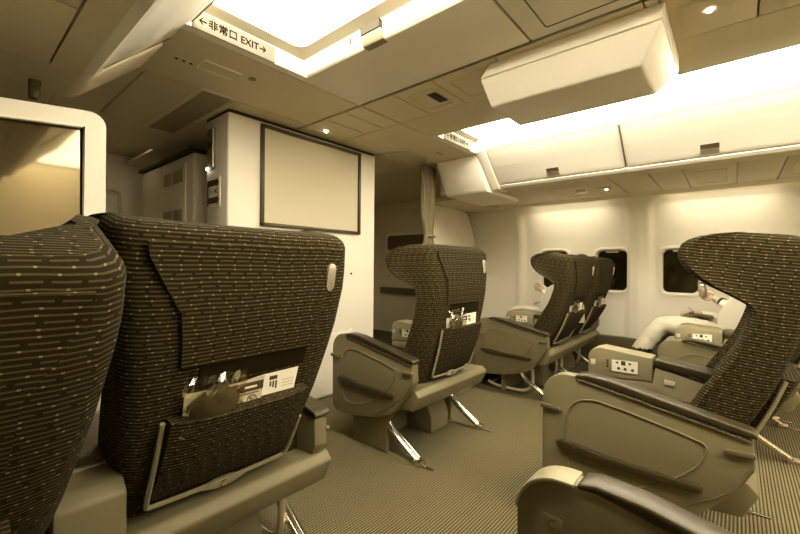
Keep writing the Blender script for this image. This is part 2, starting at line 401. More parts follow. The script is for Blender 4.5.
LEG = {1: leg(1), -1: leg(-1)}
bm = NB()
for s in (-1, 1):
    x = s*.25
    tube(bm, smooth([(x, .20, .22), (x, .19, .10), (x, .23, .03), (x, .36, .022), (x, .50, .03), (x, .55, .05)], 2), .013, 8)
tube(bm, [(-.25, .53, .04), (.25, .53, .04)], .011, 8)
MS['bar'] = mk(bm, 'footrest_bar', ALU)
bm = NB(); box(bm, -.23, .23, .60, .70, .02, .17, .02); MS['footrest'] = mk(bm, 'footrest', BLACK)
bm = NB(); prism(bm, [(.37, .46), (.37, .65), (.345, .70), (.29, .785), (.25, .81), (.02, .83), (.0, .5)], 'x', .325, .347, .006); MS['divider'] = mk(bm, 'privacy_divider', DIVM)
PIV = Vector((0, .05, .42))
def seat(label, loc, recline, left, right, tubes=True, divider=False, placard=False, sx=1, plate=True, sz=1):

    t = thing('airline_seat', label, 'seat', loc, 'striped cabin seats')
    R = Matrix.Translation(PIV) @ Matrix.Rotation(math.radians(recline), 4, 'X') @ Matrix.Translation(-PIV) @ Matrix.Diagonal((sx, 1, sz, 1))
    def part(n, me, p=t, m=None):
        o = link(n, me, p)
        if m is not None: o.matrix_local = m
        return o
    b = part('backrest', MS['backrest'], m=R)
    part('back_panel', MS['back_panel'], m=R); part('pocket_lining', MS['pocket_lining'], m=R)
    pk = part('literature_pocket', MS['pocket'], m=R); tr = part('pocket_trim', MS['pocket_trim'], pk); part('trim_button', MS['trim_button'], pk)
    if plate: part('coat_hook_plate', MS['grab_plate'], m=R)
    part('seat_cushion', MS['cushionC' if left == 'C' else ('cushion' if right in ('D', 'H') else 'cushionK')]); part('leg_rest', MS['legrest']); part('rear_beam', MS['beam'])
    for s, k in ((-1, left), (1, right)):
        if k == 'arm':
            a = ARM[s]; o = part('armrest', a['armrest']); o.location.z = -.030 if placard else (-.03 if left == 'C' else (-.034 if divider else -.010)); o.location.x = -.045 if left == 'C' else 0; part('armrest_pad', a['pad'], o); part('armrest_rail', a['rail'], o)
            part('side_handle', a['handle'], o); part('front_latch', a['fb'], o); part('release_button', a['rb'], o)
            if placard:
                x = .315*s; bm = NB()
                prism(bm, [(.562, .492), (.562, .522), (.527, .520), (.527, .490)], 'x', *sorted((x, x-.003*s)), .002); 
                pl = finish(bm, 'seat_letter_placard', GREYL, o)
                q = text('l', 'C', INK, .024, (x-.0036*s, .5445, .506), (0, -s, 0) if s > 0 else (0, 1, 0), (0, 0, 1), o)
                q.name = 'seat_letter'
                bm = NB(); prism(bm, arc(.53, .507, .087, 5, 90, 9)+[(.507, .594), (.507, .586)]+arc(.53, .507, .079, 90, 5, 9), 'x', .308, .37, .003)
                part('front_cap', mk(bm, 'front_cap', GREYL), o)
        elif k:
            a = CON[k]; o = part('console', a['console']); part('console_pad', a['pad'], o); cp = part('control_panel', a['panel'])
            for n, me in a['bits']: part(n, me, cp)
            for me in a['tags']: part('icon_plate', me, o)
    if left == 'C': part('console_housing', MS['housing'])
    if divider: part('privacy_divider', MS['divider'])
    part('plinth', MS['plinthT' if tubes else 'plinth']); part('leg', LEG[-1]); part('leg', LEG[1])
    if tubes: part('footrest_bar', MS['bar']); part('footrest', MS['footrest'])
    return t, Matrix.Translation(Vector(loc)) @ R
SA, mA = seat('nearest seat at the left picture edge, its reclined back cropped by the frame', (-.105, .85, 0), 24, 'arm', None, plate=False, sz=.975)
SC_, mC = seat('large near seat filling the left foreground, oval plate on its upper right', (.485, .935, 0), 10, 'C', 'arm')
SD, mD = seat('lone middle seat standing on two chrome legs in front of the screen bulkhead', (1.78, 1.08, 0), -1.2, 'arm', 'D', tubes=False, sz=1.012)
SH, mH = seat('aisle seat of the far pair by the windows, with tube bars under its armrest', (3.09, .935, 0), 8, 'arm', 'H', divider=True)
SK, mK = seat('window seat of the far pair, half hidden behind the aisle seat', (3.72, .935, 0), 9, None, 'arm')
SC2, mC2 = seat('seat showing only its armrest with the C placard in the bottom right corner', (.425, -.29, 0), 9, None, 'arm', placard=True)
SD2, mD2 = seat('seat with its big winged back cropped by the right picture edge', (1.77, -.09, 0), 6.6, 'arm', 'D', tubes=False, sz=1.004)
SH2, mH2 = seat('seat behind the big winged back, its armrest and control console beside the seated person', (3.0, -.28, 0), 8, 'arm', 'H', divider=True)
SK2, mK2 = seat('window seat under the person in pale trousers on the right', (3.70, -.25, 0), 12, None, 'arm')
# ------------------------------------------------------------------ things in the seat pockets
def sheet(name, pts, y0, m4, mats, lab, cat, grp=None, extra=None, th=.0025):
    bm = NB(); prism(bm, pts, 'y', y0-th, y0, 0)
    if extra: extra(bm, y0-th)
    o = finish(bm, name, mats); o.matrix_world = m4; return tag(o, lab, cat, grp)
def ring(bm, cx, cz, r, y, mi):
    tube(bm, [(cx+r*math.cos(a), y, cz+r*math.sin(a)) for a in [2*PI*i/14 for i in range(14)]], .0012, 4, True, mi)
    tube(bm, [(cx-r*.7, y, cz+r*.7), (cx+r*.7, y, cz-r*.7)], .0011, 4, False, mi)
def bagged(m4, cx, z0, w, h, lab):
    t = thing('bagged_headset', lab, 'headset'); t.matrix_world = m4 @ Matrix.Translation((cx, yrear(z0)-.026, z0))
    bm = NB(); bmesh.ops.create_icosphere(bm, subdivisions=3, radius=1)
    for v in bm.verts:
        n = math.sin(v.co.x*5+1)*.06+math.sin(v.co.z*7)*.05
        v.co = Vector((v.co.x*w*.45*(1+n), v.co.y*.012, v.co.z*h*.40*(1+n)-.008))
    finish(bm, 'headset', WOOL, t)
    bm = NB(); nx, nz = 13, 10; rnd = random.Random(3)
    for side in (-1, 1):
        g = []
        for i in range(nx+1):
            r_ = []
            for j in range(nz+1):
                u = i/nx*2-1; v = j/nz*2-1; top = max(0, v)**2
                th = .0135*max(0, (1-abs(u)**3)*(1-abs(v)**3))**.6+.001
                cr = (rnd.random()-.5)*(.001+.014*top+.004*abs(u)**3)
                r_.append(bm.verts.new((u*w*.54+(rnd.random()-.5)*.007, side*th+cr, v*h*.55+(rnd.random()-.5)*.007)))
            g.append(r_)
        for i in range(nx):
            for j in range(nz): bm.faces.new((g[i][j], g[i+1][j], g[i+1][j+1])); bm.faces.new((g[i][j], g[i+1][j+1], g[i][j+1]))
    finish(bm, 'plastic_bag', FILM, t, sharp=5)
    return t
def pocket_set(m4, who, big=True):
    def ex(bm, y):
        pass
    sheet('booklet', [(-.145, .585), (-.14, .715), (.012, .728), (.014, .712), (.008, .705), (.008, .585)], yrear(.64)-.006, m4, [PAPER], 'tallest white booklet, pocket of '+who, 'booklet', 'pocket literature')
    def ex2(bm, y):
        box(bm, -.058, .037, y-.0012, y, .660, .682, 0, 1)
        box(bm, -.012, .020, y-.0018, y, .668, .673, 0, 2)
        ring(bm, .010, .637, .012, y-.001, 1); ring(bm, -.025, .630, .012, y-.001, 1)
        box(bm, -.025, .026, y-.0012, y, .653, .655, 0, 1)
    sheet('safety_card', [(-.07, .585), (-.066, .680), (.040, .694), (.030, .585)], yrear(.62)-.020, m4, [PAPER2, INK, PAPER], 'safety card with dark header, pocket of '+who, 'card', 'pocket literature', ex2)
    def ex3(bm, y):
        box(bm, .058, .080, y-.0012, y, .672, .682, 0, 1)
        for k in range(3): box(bm, .060+.008*k, .064+.008*k, y-.0012, y, .655-.004*k, .668, 0, 1)
        for k in range(3): box(bm, .095, .128, y-.001, y, .664-.008*k, .666-.008*k, 0, 2)
    sheet('magazine', [(.03, .585), (.042, .690), (.142, .692), (.128, .585)], yrear(.62)-.013, m4, [PAPER, INK, PAPER2], 'white magazine right of the safety card, pocket of '+who, 'magazine', 'pocket literature', ex3)
    bagged(m4, -.085, .660, .128, .118, 'headset in clear bag, pocket of '+who)
pocket_set(mC, 'the large near seat')
pocket_set(mD, 'the lone middle seat')
pocket_set(mH, 'the aisle seat of the far pair')
pocket_set(mK, 'the window seat of the far pair')
# ================================================================== ROOM
AFT = -2.4
bm = NB(); box(bm, -1.0, 4.35, AFT, 4.3, -.06, 0); struct(finish(bm, 'floor', CARP))
bm = NB()
for R in (1.02, 2.53):
    pass
for y in (1.74, .62, -.5):
    box(bm, .98, 1.28, y, y+.006, -.001, .0012); box(bm, 2.25, 2.7, y-.2, y-.194, -.001, .0012)
struct(finish(bm, 'trim_1', BLACK))
# --- right wall with its moulded window panels
WIN = [(-.72), (-.17), (.38), (.93), (1.48)]
def wallR(z): return 4.25-.115*max(0, (z-1.05)/.54)**2
def sst(a, b, x):
    t = max(0, min(1, (x-a)/(b-a))); return t*t*(3-2*t)
def rr_sd(y, z, y0, y1, z0, z1, r):
    dx = abs(y-(y0+y1)/2)-(y1-y0)/2+r; dz = abs(z-(z0+z1)/2)-(z1-z0)/2+r
    return min(max(dx, dz), 0)+math.hypot(max(dx, 0), max(dz, 0))-r
PAN = [(-1.58, -.49), (-.47, .605), (.78, 1.815)]
PAN = [(-1.54, -.46), (-.40, .605), (.775, 1.815)]
def wdepth(y, z):
    d = 0
    for a, b in PAN: d = max(d, .035*(1-sst(-.035, .012, rr_sd(y, z, a, b, .05, 1.572, .10))))
    for a, b in PAN[:0]: pass
    for w in (.69, -.43, 1.86):
        d -= .012*math.exp(-((y-w)/.02)**2)
    for c in WIN:
        if rr_sd(y, z, c-.140, c+.140, .725, 1.13, .055) < 0: d += .12
    return d
bm = NB(); ys = [AFT+.02*i for i in range(int((2.45-AFT)/.02)+1)]; zs = [.29+i*.02 for i in range(66)]+[1.625]
g = [[bm.verts.new((wallR(z)+wdepth(y, z), y, z)) for z in zs] for y in ys]
for i in range(len(ys)-1):
    for j in range(len(zs)-1): bm.faces.new((g[i][j], g[i+1][j], g[i+1][j+1], g[i][j+1]))
o = struct(finish(bm, 'wall_right', WALL, sharp=60))
bm = NB(); box(bm, 4.215, 4.30, AFT, 2.45, 0, .29, .008); struct(finish(bm, 'baseboard_right', GREYD))
for i, c in enumerate(WIN):
    e = thing('window_%d' % (i+1), 'cabin window', 'window', (4.25, c, 0)); del e['label']; del e['category']; e['kind'] = 'structure'
    R0 = wallR(.93)-4.25+.035
    bm = NB(); rings = []
    for inset, dep, r in ((0, .004, .075), (.006, -.010, .07), (.022, -.012, .06), (.030, -.004, .052), (.038, .045, .045), (.05, .047, .04)):
        pts = rrect(-.166+inset, .166-inset, .695+inset, 1.155-inset, r)
        rings.append([bm.verts.new((wallR(p[1])-4.25+.035+dep, p[0], p[1])) for p in pts])
    for A, B in zip(rings, rings[1:]):
        for k in range(len(A)): bm.faces.new((A[k], A[(k+1) % len(A)], B[(k+1) % len(A)], B[k]))
    finish(bm, 'window_frame', WALL, e)
    bm = NB(); prism(bm, rrect(-.128, .128, .733, 1.117, .045), 'x', R0+.040, R0+.046); finish(bm, 'window_pane', WINP, e)
    bm = NB(); box(bm, R0+.012, R0+.044, -.055, .055, 1.100, 1.112, .004); finish(bm, 'shade_handle', WALL, e)
# --- left wall, aft wall, forward walls
bm = NB(); box(bm, -1.0, -.95, AFT, 4.3, 0, 2.1); struct(finish(bm, 'wall_left', WALL))
bm = NB(); box(bm, -1.0, 4.35, AFT-.05, AFT, 0, 2.1); struct(finish(bm, 'wall_rear', WALL))
bm = NB(); box(bm, -1.0, 4.5, 4.25, 4.3, 0, 2.1); struct(finish(bm, 'wall_front', WALL))
bm = NB(); box(bm, 4.25, 4.33, 2.40, 4.3, 0, 1.96); struct(finish(bm, 'wall_right', CEIL))
# --- ceiling
CW = 1.69
bm = NB()
g_ = .002
# vestibule ceiling forward of the wells, in panels with fine seams
for x0, x1, y0, y1 in ((.40, 1.532, 1.625, 2.10), (1.548, 1.895, 1.625, 1.76), (1.548, 1.895, 1.763, 1.93), (1.548, 1.895, 1.933, 2.226), (1.898, 2.80, 1.628, 2.226), (1.10, 1.532, 2.103, 2.226), (.40, .62, 2.103, 2.9), (.623, 1.10, 2.103, 2.9), (.40, 1.10, 2.903, 3.50), (2.29, 2.80, 2.228, 4.25), (2.80, 4.25, 2.06, 4.25)):
    box(bm, x0+g_, x1-g_, y0+g_, y1-g_, 1.85, 1.87)
box(bm, .38, 4.3, 1.625, 3.52, 1.872, 1.885); box(bm, -1, 4.3, 3.50, 4.28, 1.93, 1.945); box(bm, -1, 1.1, 3.50, 3.53, 1.86, 1.95); box(bm, 1.1, 2.29, 2.228, 4.25, 1.852, 1.87)
box(bm, .40, 2.80, 1.622, 1.632, 1.853, 1.88)
box(bm, -.95, .40, 1.75, 3.5, 1.85, 1.87)
struct(finish(bm, 'ceiling', CEIL))
bm = NB(); box(bm, -1.0, 4.35, AFT-.05, 1.60, 2.08, 2.1); box(bm, -1.0, 4.35, 1.56, 1.60, 1.94, 2.1); struct(finish(bm, 'ceiling', CEIL))
# starboard strip of the centre ceiling
bm = NB()
ys = [1.622, .62, -.38, -1.38, AFT]
for a, b in zip(ys, ys[1:]): box(bm, 1.902, 2.245, b+.003, a-.001, 1.852, 1.94, .004)
struct(finish(bm, 'ceiling', CEIL))
# --- centre overhead bins (doors face the left aisle)
def centre_bin(y0, y1, lab, latch=None):
    t = thing('overhead_bin', lab, 'overhead bin', (1.33, (y0+y1)/2, 1.85), 'overhead bins')
    T = Matrix.Translation((-1.33, -(y0+y1)/2, -1.85))
    def P(bm, n, m):
        o = finish(bm, n, m, t); o.data.transform(T); return o
    bm = NB(); prism(bm, [(1.17, 1.856), (1.534, 1.856), (1.534, 2.05), (1.14, 2.05)], 'y', y0+.002, y1-.002); P(bm, 'bin_shell', CEIL)
    bm = NB(); prism(bm, [(1.15, 1.850), (1.530, 1.850), (1.530, 1.857), (1.16, 1.857), (1.145, 1.868), (1.137, 1.95), (1.127, 1.95), (1.133, 1.866), (1.138, 1.857)], 'y', y0+.003, y1-.003, .002); P(bm, 'bin_door', BIN)
    if latch:
        l0, l1 = latch
        bm = NB(); prism(bm, [(1.132, 1.846), (1.126, 1.853), (1.120, 1.872), (1.116, 1.885), (1.126, 1.885), (1.14, 1.85), (1.165, 1.845)], 'y', l0, l1, .002); P(bm, 'latch', GREYL)
        bm = NB(); prism(bm, [(1.134, 1.886), (1.112, 1.886), (1.110, 1.918), (1.13, 1.918)], 'y', l0+.002, l1-.002, 0); P(bm, 'latch_recess', BLACK)
    return t
cb = centre_bin(.632, 1.622, 'centre overhead bin with a latch, nearest the exit sign', (1.065, 1.175))
text('row_marking', '1', INK, .028, (-.205, .165, .048), (0, -1, 0), (0, 0, 1), cb, ext=.0004)
bm = NB(); prism(bm, arc(.12, .052, .007, 0, 330, 8), 'x', -.2055, -.203); prism(bm, [(.113, .046), (.127, .046), (.124, .032), (.116, .032)], 'x', -.2055, -.203); finish(bm, 'row_symbol', INK, cb)
c2 = centre_bin(-.38, .628, 'centre overhead bin beside the hanging projector housing')
bm = NB(); box(bm, 1.20-1.33, 1.47-1.33, -.40-.0, .42, -.003, .004, .002); finish(bm, 'access_panel', BIN, c2)
bm = NB(); tube(bm, [(x, y, -.0015) for x, y in rrect(-.135, .145, -.405, .425, .01, 2)], .0022, 4, True); finish(bm, 'panel_seam', GREYD, c2)
centre_bin(-1.38, -.384, 'centre overhead bin behind the projector housing')
# service panels of the centre strip
def psu(y0, y1, x0, x1, z, lab, kind):
    t = thing('service_panel', lab, 'panel', ((x0+x1)/2, (y0+y1)/2, z), 'passenger service panels')
    cx, cy = (x0+x1)/2, (y0+y1)/2
    def P(bm, n, m): 
        o = finish(bm, n, m, t); o.data.transform(Matrix.Translation((-cx, -cy, -z))); return o
    bm = NB(); box(bm, x0+.0015, x1-.0015, y0+.0015, y1-.0015, z, z+.012, .003); P(bm, 'cover', CEIL)
    w = x1-x0; h = y1-y0
    if kind in ('vent', 'plain_recess', 'gasper'):
        bm = NB(); pts = rrect(x0+w*.2, x1-w*.2, y0+h*.18, y1-h*.18, .012, 3)
        tube(bm, [(a, b, z) for a, b in pts], .004, 5, True); P(bm, 'bezel', CEIL)
    if kind == 'vent':
        bm = NB(); box(bm, cx-.06, cx+.06, y0+h*.2, y0+h*.42, z-.004, z+.01, .002); P(bm, 'air_slot', BLACK)
    if kind == 'gasper':
        bm = NB(); box(bm, cx-.03, cx+.05, y0+h*.25, y0+h*.45, z-.003, z+.01, .002); P(bm, 'air_slot', BLACK)
        bm = NB(); prism(bm, arc(cx+.02, y0+h*.34, .045, 0, 345, 16), 'z', z-.012, z+.005, .004); box(bm, cx-.035, cx+.02, y0+h*.2, y0+h*.25, z-.02, z); P(bm, 'air_nozzle', BIN)
    if kind == 'lamp':
        bm = NB(); prism(bm, [(cx-.07, y0+h*.2), (cx+.07, y0+h*.25), (cx+.07, y1-h*.2), (cx-.07, y1-h*.2)], 'z', z-.012, z+.004, .006); P(bm, 'lamp_bezel', CEIL)
        bm = NB(); prism(bm, arc(cx-.01, cy, .009, 0, 345, 12), 'z', z-.018, z-.008); P(bm, 'lamp_lens', SPOT)
    return t
for y0, y1, k, n in ((1.388, 1.615, 'plain', 'blank panel left of the dark air slot'), (1.14, 1.385, 'vent', 'panel with a dark air slot left of the projector housing'), (.80, 1.137, 'plain_recess', 'recessed panel touching the front of the projector housing'), (.25, .797, 'plain', 'long panel hidden above the projector housing'), (.205, .247, 'plain', 'narrow panel right of the projector housing'), (-.05, .202, 'lamp', 'panel with lit reading lamps at the top right'), (-1.3, -.053, 'plain', 'blank panel at the top right corner')):
    psu(y0, y1, 1.552, 1.897, 1.851, n+' in the centre strip', k)
bm = NB(); box(bm, 1.535, 1.551, AFT, 2.2, 1.862, 1.93); struct(finish(bm, 'trim_2', BLACK))
bm = NB(); box(bm, 1.552, 1.9, AFT, 1.62, 1.885, 1.9); struct(finish(bm, 'ceiling', CEIL))
bm = NB(); prism(bm, arc(1.683, 2.097, .011, 0, 345, 12), 'z', 1.842, 1.852); tag(finish(bm, 'reading_light', SPOT), 'small lit spot lamp in the ceiling above the screen', 'lamp')
for x0, x1, y0, y1, lab in ((.75, 1.10, 3.58, 3.66, 'small ceiling light by the forward left door'), (1.95, 2.27, 2.7, 3.9, 'unseen light added behind the front bulkhead to brighten the right door area')):  # the one behind the bulkhead is added out of view to light the right door
    bm = NB(); zz = 1.926 if x0 < 1 else 1.845
    box(bm, x0, x1, y0, y1, zz-.004, zz+.002, .002); tag(finish(bm, 'ceiling_light', DIM), lab, 'light', 'aisle ceiling lights')
# little ceiling fittings of the vestibule
bm = NB(); tube(bm, [(x, y, 1.849) for x, y in rrect(.87, 1.06, 2.08, 2.96, .012, 2)], .006, 6, True)
bm2 = NB(); box(bm2, .895, 1.035, 2.11, 2.93, 1.843, 1.851, .002)
t = thing('air_grille', 'long framed grille in the dark ceiling left of the bulkhead', 'grille', (.9, 2.5, 1.85))
for b_, n, m in ((bm, 'grille_frame', WALL), (bm2, 'grille_mesh', GRILLE)):
    o = finish(b_, n, m, t); o.data.transform(Matrix.Translation((-.9, -2.5, -1.85)))
t = thing('ceiling_placard', 'small framed rectangle in the ceiling below the left exit sign', 'panel', (.845, 1.83, 1.85))
bm = NB(); tube(bm, [(x, y, -.001) for x, y in rrect(-.088, .088, -.045, .045, .006, 2)], .004, 5, True); finish(bm, 'frame', WALL, t)
bm = NB(); box(bm, -.082, .082, -.04, .04, -.002, .004); finish(bm, 'cover', CEIL, t)
for lab, x, y in (('tiny dark sensor pair in the ceiling left of the framed rectangle', .70, 1.86), ('small dark sensor in the ceiling near the curtain rail', 2.58, 1.80)):
    t = thing('ceiling_sensor', lab, 'sensor', (x, y, 1.85))
    bm = NB(); box(bm, -.045, .045, -.014, .014, -.003, .003, .001); finish(bm, 'sensor_plate', CEIL, t)
    for dx in (-.03, 0, .03):
        bm = NB(); prism(bm, arc(dx, 0, .007, 0, 330, 10), 'z', -.006, -.002); finish(bm, 'sensor_eye', BLACK, t)
bm = NB(); prism(bm, arc(.985, 1.79, .018, 0, 345, 14), 'z', 1.846, 1.851, .001); tag(finish(bm, 'smoke_detector', GREYL), 'round flush disc in the ceiling right of the framed rectangle', 'detector')
# --- light wells over the two aisles
def well(x0, x1, num, side):
    F1 = 1.575; zt = 1.948
    bm = NB()
    outer = [(x1+.0, F1), (x0-.0, F1), (x0-.0, AFT), (x1+.0, AFT)]
    # frame ring from the rim up to the rounded light opening
    inner = arc(x1-.045-.05, F1-.04-.05, .05, 0, 90, 6)+arc(x0+.045+.05, F1-.04-.05, .05, 90, 180, 6)+[(x0+.045, AFT), (x1-.045, AFT)]
    out2 = [(x1, F1-.09+.09*i/6) for i in range(7)]+[(x0, F1-.09*i/6) for i in range(7)]+[(x0, AFT), (x1, AFT)]
    A = [bm.verts.new((*p, 1.925)) for p in out2]; B = [bm.verts.new((*p, zt)) for p in inner]; C_ = [bm.verts.new((*p, zt+.0005)) for p in inner]
    n = len(A)
    for k in range(n):
        k2 = (k+1) % n
        bm.faces.new((A[k], A[k2], B[k2], B[k])); bm.faces.new((B[k], B[k2], C_[k2], C_[k]))
    struct(finish(bm, 'trim_%d' % num, WELLF))
    bm = NB(); box(bm, x0+.03, x1-.03, AFT, F1-.02, zt+.001, zt+.03)  # outboard part above the bins is added to throw light on the projector housing
    xv = x0+.012 if side == 'left' else x1-.027
    box(bm, xv, xv+.015, AFT, F1-.10, 1.882, 1.955)  # added upright glowing strip, hidden by the bin, brightens the projector housing
    tag(finish(bm, 'ceiling_light', LAMP), 'long bright ceiling light over the %s aisle with an added hidden side strip' % side, 'light', 'aisle ceiling lights')
    bm = NB(); box(bm, x0-.02, min(x1, 2.79)+.045, F1, F1+.045, 1.851, 1.99); struct(finish(bm, 'trim_%d' % (num+10), BIN))
    # exit sign
    cx = (x0+x1)/2 - (.07 if side == 'left' else 0.0)
    cx = .795 if side == 'left' else 2.49
    t = thing('exit_sign', 'lit exit sign with arrows over the %s aisle' % side, 'sign', (cx, F1-.002, 1.882))
    bm = NB(); box(bm, -.175, .175, -.006, .002, -.034, .036, .002); finish(bm, 'sign_face', SIGN, t)
    text('lettering', '←非常口 EXIT→', SIGNK, .040, (-.012, -.008, 0), (1, 0, 0), (0, 0, 1), t, off=.0002)
    return t
well(.42, 1.13, 3, 'left')
well(2.25, 2.97, 4, 'right')
# --- outboard bins
def side_bin(s, y0, y1, lab, latch=True, frame=None, mark=None):
    """s=+1 right side; profile mirrored about the cabin centre for the left"""
    def X(x): return x if s > 0 else 2*1.695-x
    cy = (y0+y1)/2
    t = thing('overhead_bin', lab, 'overhead bin', (X(3.0), cy, 1.62), 'overhead bins')
    T = Matrix.Translation((-X(3.0), -cy, -1.62))
    def P(bm, n, m):
        o = finish(bm, n, m, t); o.data.transform(T); return o
    bm = NB(); prism(bm, [(X(a), b) for a, b in ((3.075, 1.604), (3.04, 1.606), (3.022, 1.622), (3.028, 1.632), (2.79, 1.858), (2.80, 1.874), (3.3, 1.874), (4.05, 1.75), (4.05, 1.65), (3.2, 1.65), (3.15, 1.628))], 'y', y0, y1); P(bm, 'bin_shell', BIN)
    bm = NB(); prism(bm, [(X(a), b) for a, b in ((3.020, 1.634), (3.00, 1.655), (2.86, 1.793), (2.775, 1.866), (2.785, 1.876), (3.03, 1.646))], 'y', y0+.004, y1-.004, .003); P(bm, 'bin_door', BIN)
    bm = NB(); tube(bm, [(X(2.770), y, 1.869) for y in (y0+.01, y1-.01)], .0035, 6); tube(bm, [(X(3.024), y0+.01, 1.631), (X(3.024), y1-.01, 1.631)], .0025, 6)
    for ye in (y0+.001, y1-.001): tube(bm, [(X(3.021), ye, 1.634), (X(2.772), ye, 1.869)], .002, 6)
    P(bm, 'door_seal', GREYD)
    if latch:
        for a, b, m, e in ((.0, .5, GREYD, -.004), (.5, 1.0, ALU, .006)):
            lo, hi = 1.640, 1.690
            bm = NB(); za, zb = hi-(hi-lo)*a, hi-(hi-lo)*b
            f = lambda z: 3.021-(z-1.634)*(3.021-2.772)/(1.87-1.634)
            prism(bm, [(X(f(za)-.004-e), za), (X(f(zb)-.004-e), zb), (X(f(zb)+.01), zb+.004), (X(f(za)+.01), za+.004)], 'y', latch-.045, latch+.045); P(bm, 'latch_recess' if a == 0 else 'latch', m)
    if mark:
        o = text('row_marking', mark, INK, .017, (X(3.028)-.0012, latch-.085, 1.6185), (0, -1, 0), (-.5, 0, .6), t, ext=.0004); o.data.transform(T)
    return t
side_bin(1, .573, 1.50, 'right overhead bin nearest the exit sign, left of the door seam', 1.05, mark='1')
side_bin(1, -.36, .570, 'right overhead bin under the bright strip, right of the door seam', .125, mark='2')
side_bin(1, -1.30, -.363, 'right overhead bin cropped by the right picture edge', -.8)
for i, (a, b) in enumerate(((.70, 1.72), (-.33, .697), (-1.36, -.333))):
    side_bin(-1, a, b, ('left overhead bin with a rounded front end above the glass panel', 'left overhead bin at the top left corner above the edge seat', 'left overhead bin behind the top left one')[i], False)
# rounded front end of the left bins, frame at the front of the right bins
bm = NB(); pr = [(2*1.695-a, b) for a, b in ((3.075, 1.602), (3.045, 1.604), (3.026, 1.622), (2.80, 1.83), (2.86, 1.86), (4.0, 1.80), (4.05, 1.65), (3.2, 1.615))]
prism(bm, pr, 'y', 1.722, 2.03, .045, seg=4); struct(finish(bm, 'trim_5', CEIL))
bm = NB(); prism(bm, [(3.085, 1.596), (3.03, 1.598), (3.008, 1.622), (2.762, 1.86), (2.755, 1.90), (2.74, 1.94), (2.70, 1.955), (2.70, 1.98), (2.80, 1.98), (3.0, 1.9), (3.2, 1.70), (3.2, 1.60)], 'y', 1.503, 1.578, .006); struct(finish(bm, 'trim_6', BIN))
# shallow closet cover forward of the right bins
bm = NB(); prism(bm, [(2.80, 1.848), (2.945, 1.600), (2.97, 1.575), (3.6, 1.565), (3.6, 1.848)], 'y', 1.582, 1.985, .01); o = finish(bm, 'stowage_cover', BIN); tag(o, 'plain sloping stowage cover between the right exit sign and the curtain', 'stowage cover')
# --- service panels under the right bins
for y0, y1, k, n in ((1.74, 1.95, 'plain', 'panel at the front end above the partition'), (1.56, 1.737, 'lamp', 'small lamp panel above the plain front wall'), (1.22, 1.557, 'plain', 'blank panel left of the first air slot'), (.90, 1.217, 'gasper', 'panel with a nozzle and dark slot above the lit window panel'), (.72, .897, 'lamp', 'lamp panel right of the nozzle above the lit window panel'), (.47, .717, 'plain', 'blank panel left of the wall rib'), (.28, .467, 'plain', 'narrow panel over the wall rib'), (.0, .277, 'plain_recess', 'framed blank panel right of the wall rib'), (-.22, -.003, 'plain', 'blank panel left of the right-hand nozzle'), (-.52, -.223, 'gasper', 'panel with a nozzle near the right picture edge'), (-.9, -.523, 'plain', 'blank panel at the right picture edge')):
    psu(y0, y1, 3.16, 3.93, 1.602, n+' under the right bins', k)
bm = NB(); prism(bm, [(3.05, 1.604), (3.157, 1.600), (3.157, 1.62), (3.05, 1.63)], 'y', AFT, 2.0); prism(bm, [(3.933, 1.600), (4.0, 1.582), (4.012, 1.582), (4.012, 1.64), (3.933, 1.62)], 'y', AFT, 2.0)
box(bm, 3.05, 4.24, AFT, 2.0, 1.625, 1.64); struct(finish(bm, 'trim_7', CEIL))
# wall washing strip lamps behind the lip
for a, b, lab in ((.85, 1.75, 'strip lamp lighting the window panel behind the far seats'), (-.33, .55, 'strip lamp lighting the window panel behind the winged seat'), (-1.45, -.5, 'strip lamp over the window panel outside the right picture edge')):
    bm = NB(); box(bm, 4.02, 4.05, a, b, 1.606, 1.618, .003); tag(finish(bm, 'strip_lamp', DIM), lab, 'lamp', 'wall strip lamps')
    L = bpy.data.lights.new('strip_lamp_light', 'AREA'); L.shape = 'RECTANGLE'; L.size = .025; L.size_y = (b-a)*.8; L.energy = .85; L.spread = math.radians(120); L.color = (1, .93, .78)
    lo = bpy.data.objects.new('strip_lamp_light', L); COL.objects.link(lo); lo.location = (4.035, (a+b)/2, 1.60); lo.rotation_euler = (0, math.radians(-28), 0)
# --- left side service panels
bm = NB(); 
for a, b in ((1.30, 1.73), (.70, 1.297), (.1, .697), (-.6, .097)): box(bm, -.75, .233, a+.002, b-.002, 1.606, 1.62, .002)
box(bm, .238, .318, AFT, 1.73, 1.604, 1.62); box(bm, -.95, .30, AFT, 1.73, 1.6205, 1.6265); struct(finish(bm, 'ceiling', CEIL))
# --- hanging projector housing
t = thing('projector_housing', 'tapered white projector housing hanging from the centre ceiling', 'projector housing', (1.81, .53, 1.85))
def frustum(bm, r0, z0, r1, z1, bev):
    vs = [bm.verts.new((x, y, z0)) for x, y in ((r0[0], r0[2]), (r0[1], r0[2]), (r0[1], r0[3]), (r0[0], r0[3]))]+[bm.verts.new((x, y, z1)) for x, y in ((r1[0], r1[2]), (r1[1], r1[2]), (r1[1], r1[3]), (r1[0], r1[3]))]
    fs = [bm.faces.new(vs[:4][::-1]), bm.faces.new(vs[4:])]+[bm.faces.new((vs[i], vs[(i+1) % 4], vs[4+(i+1) % 4], vs[4+i])) for i in range(4)]
    bmesh.ops.recalc_face_normals(bm, faces=fs); bevel(bm, fs, bev, 3)
bm = NB(); frustum(bm, (-.16, .155, -.265, .335), -.167, (-.25, .24, -.34, .345), -.068, .010); finish(bm, 'lower_cover', BIN, t)
bm = NB(); frustum(bm, (-.248, .238, -.338, .343), -.064, (-.225, .22, -.34, .31), 0, .004); finish(bm, 'upper_mount', BIN, t)
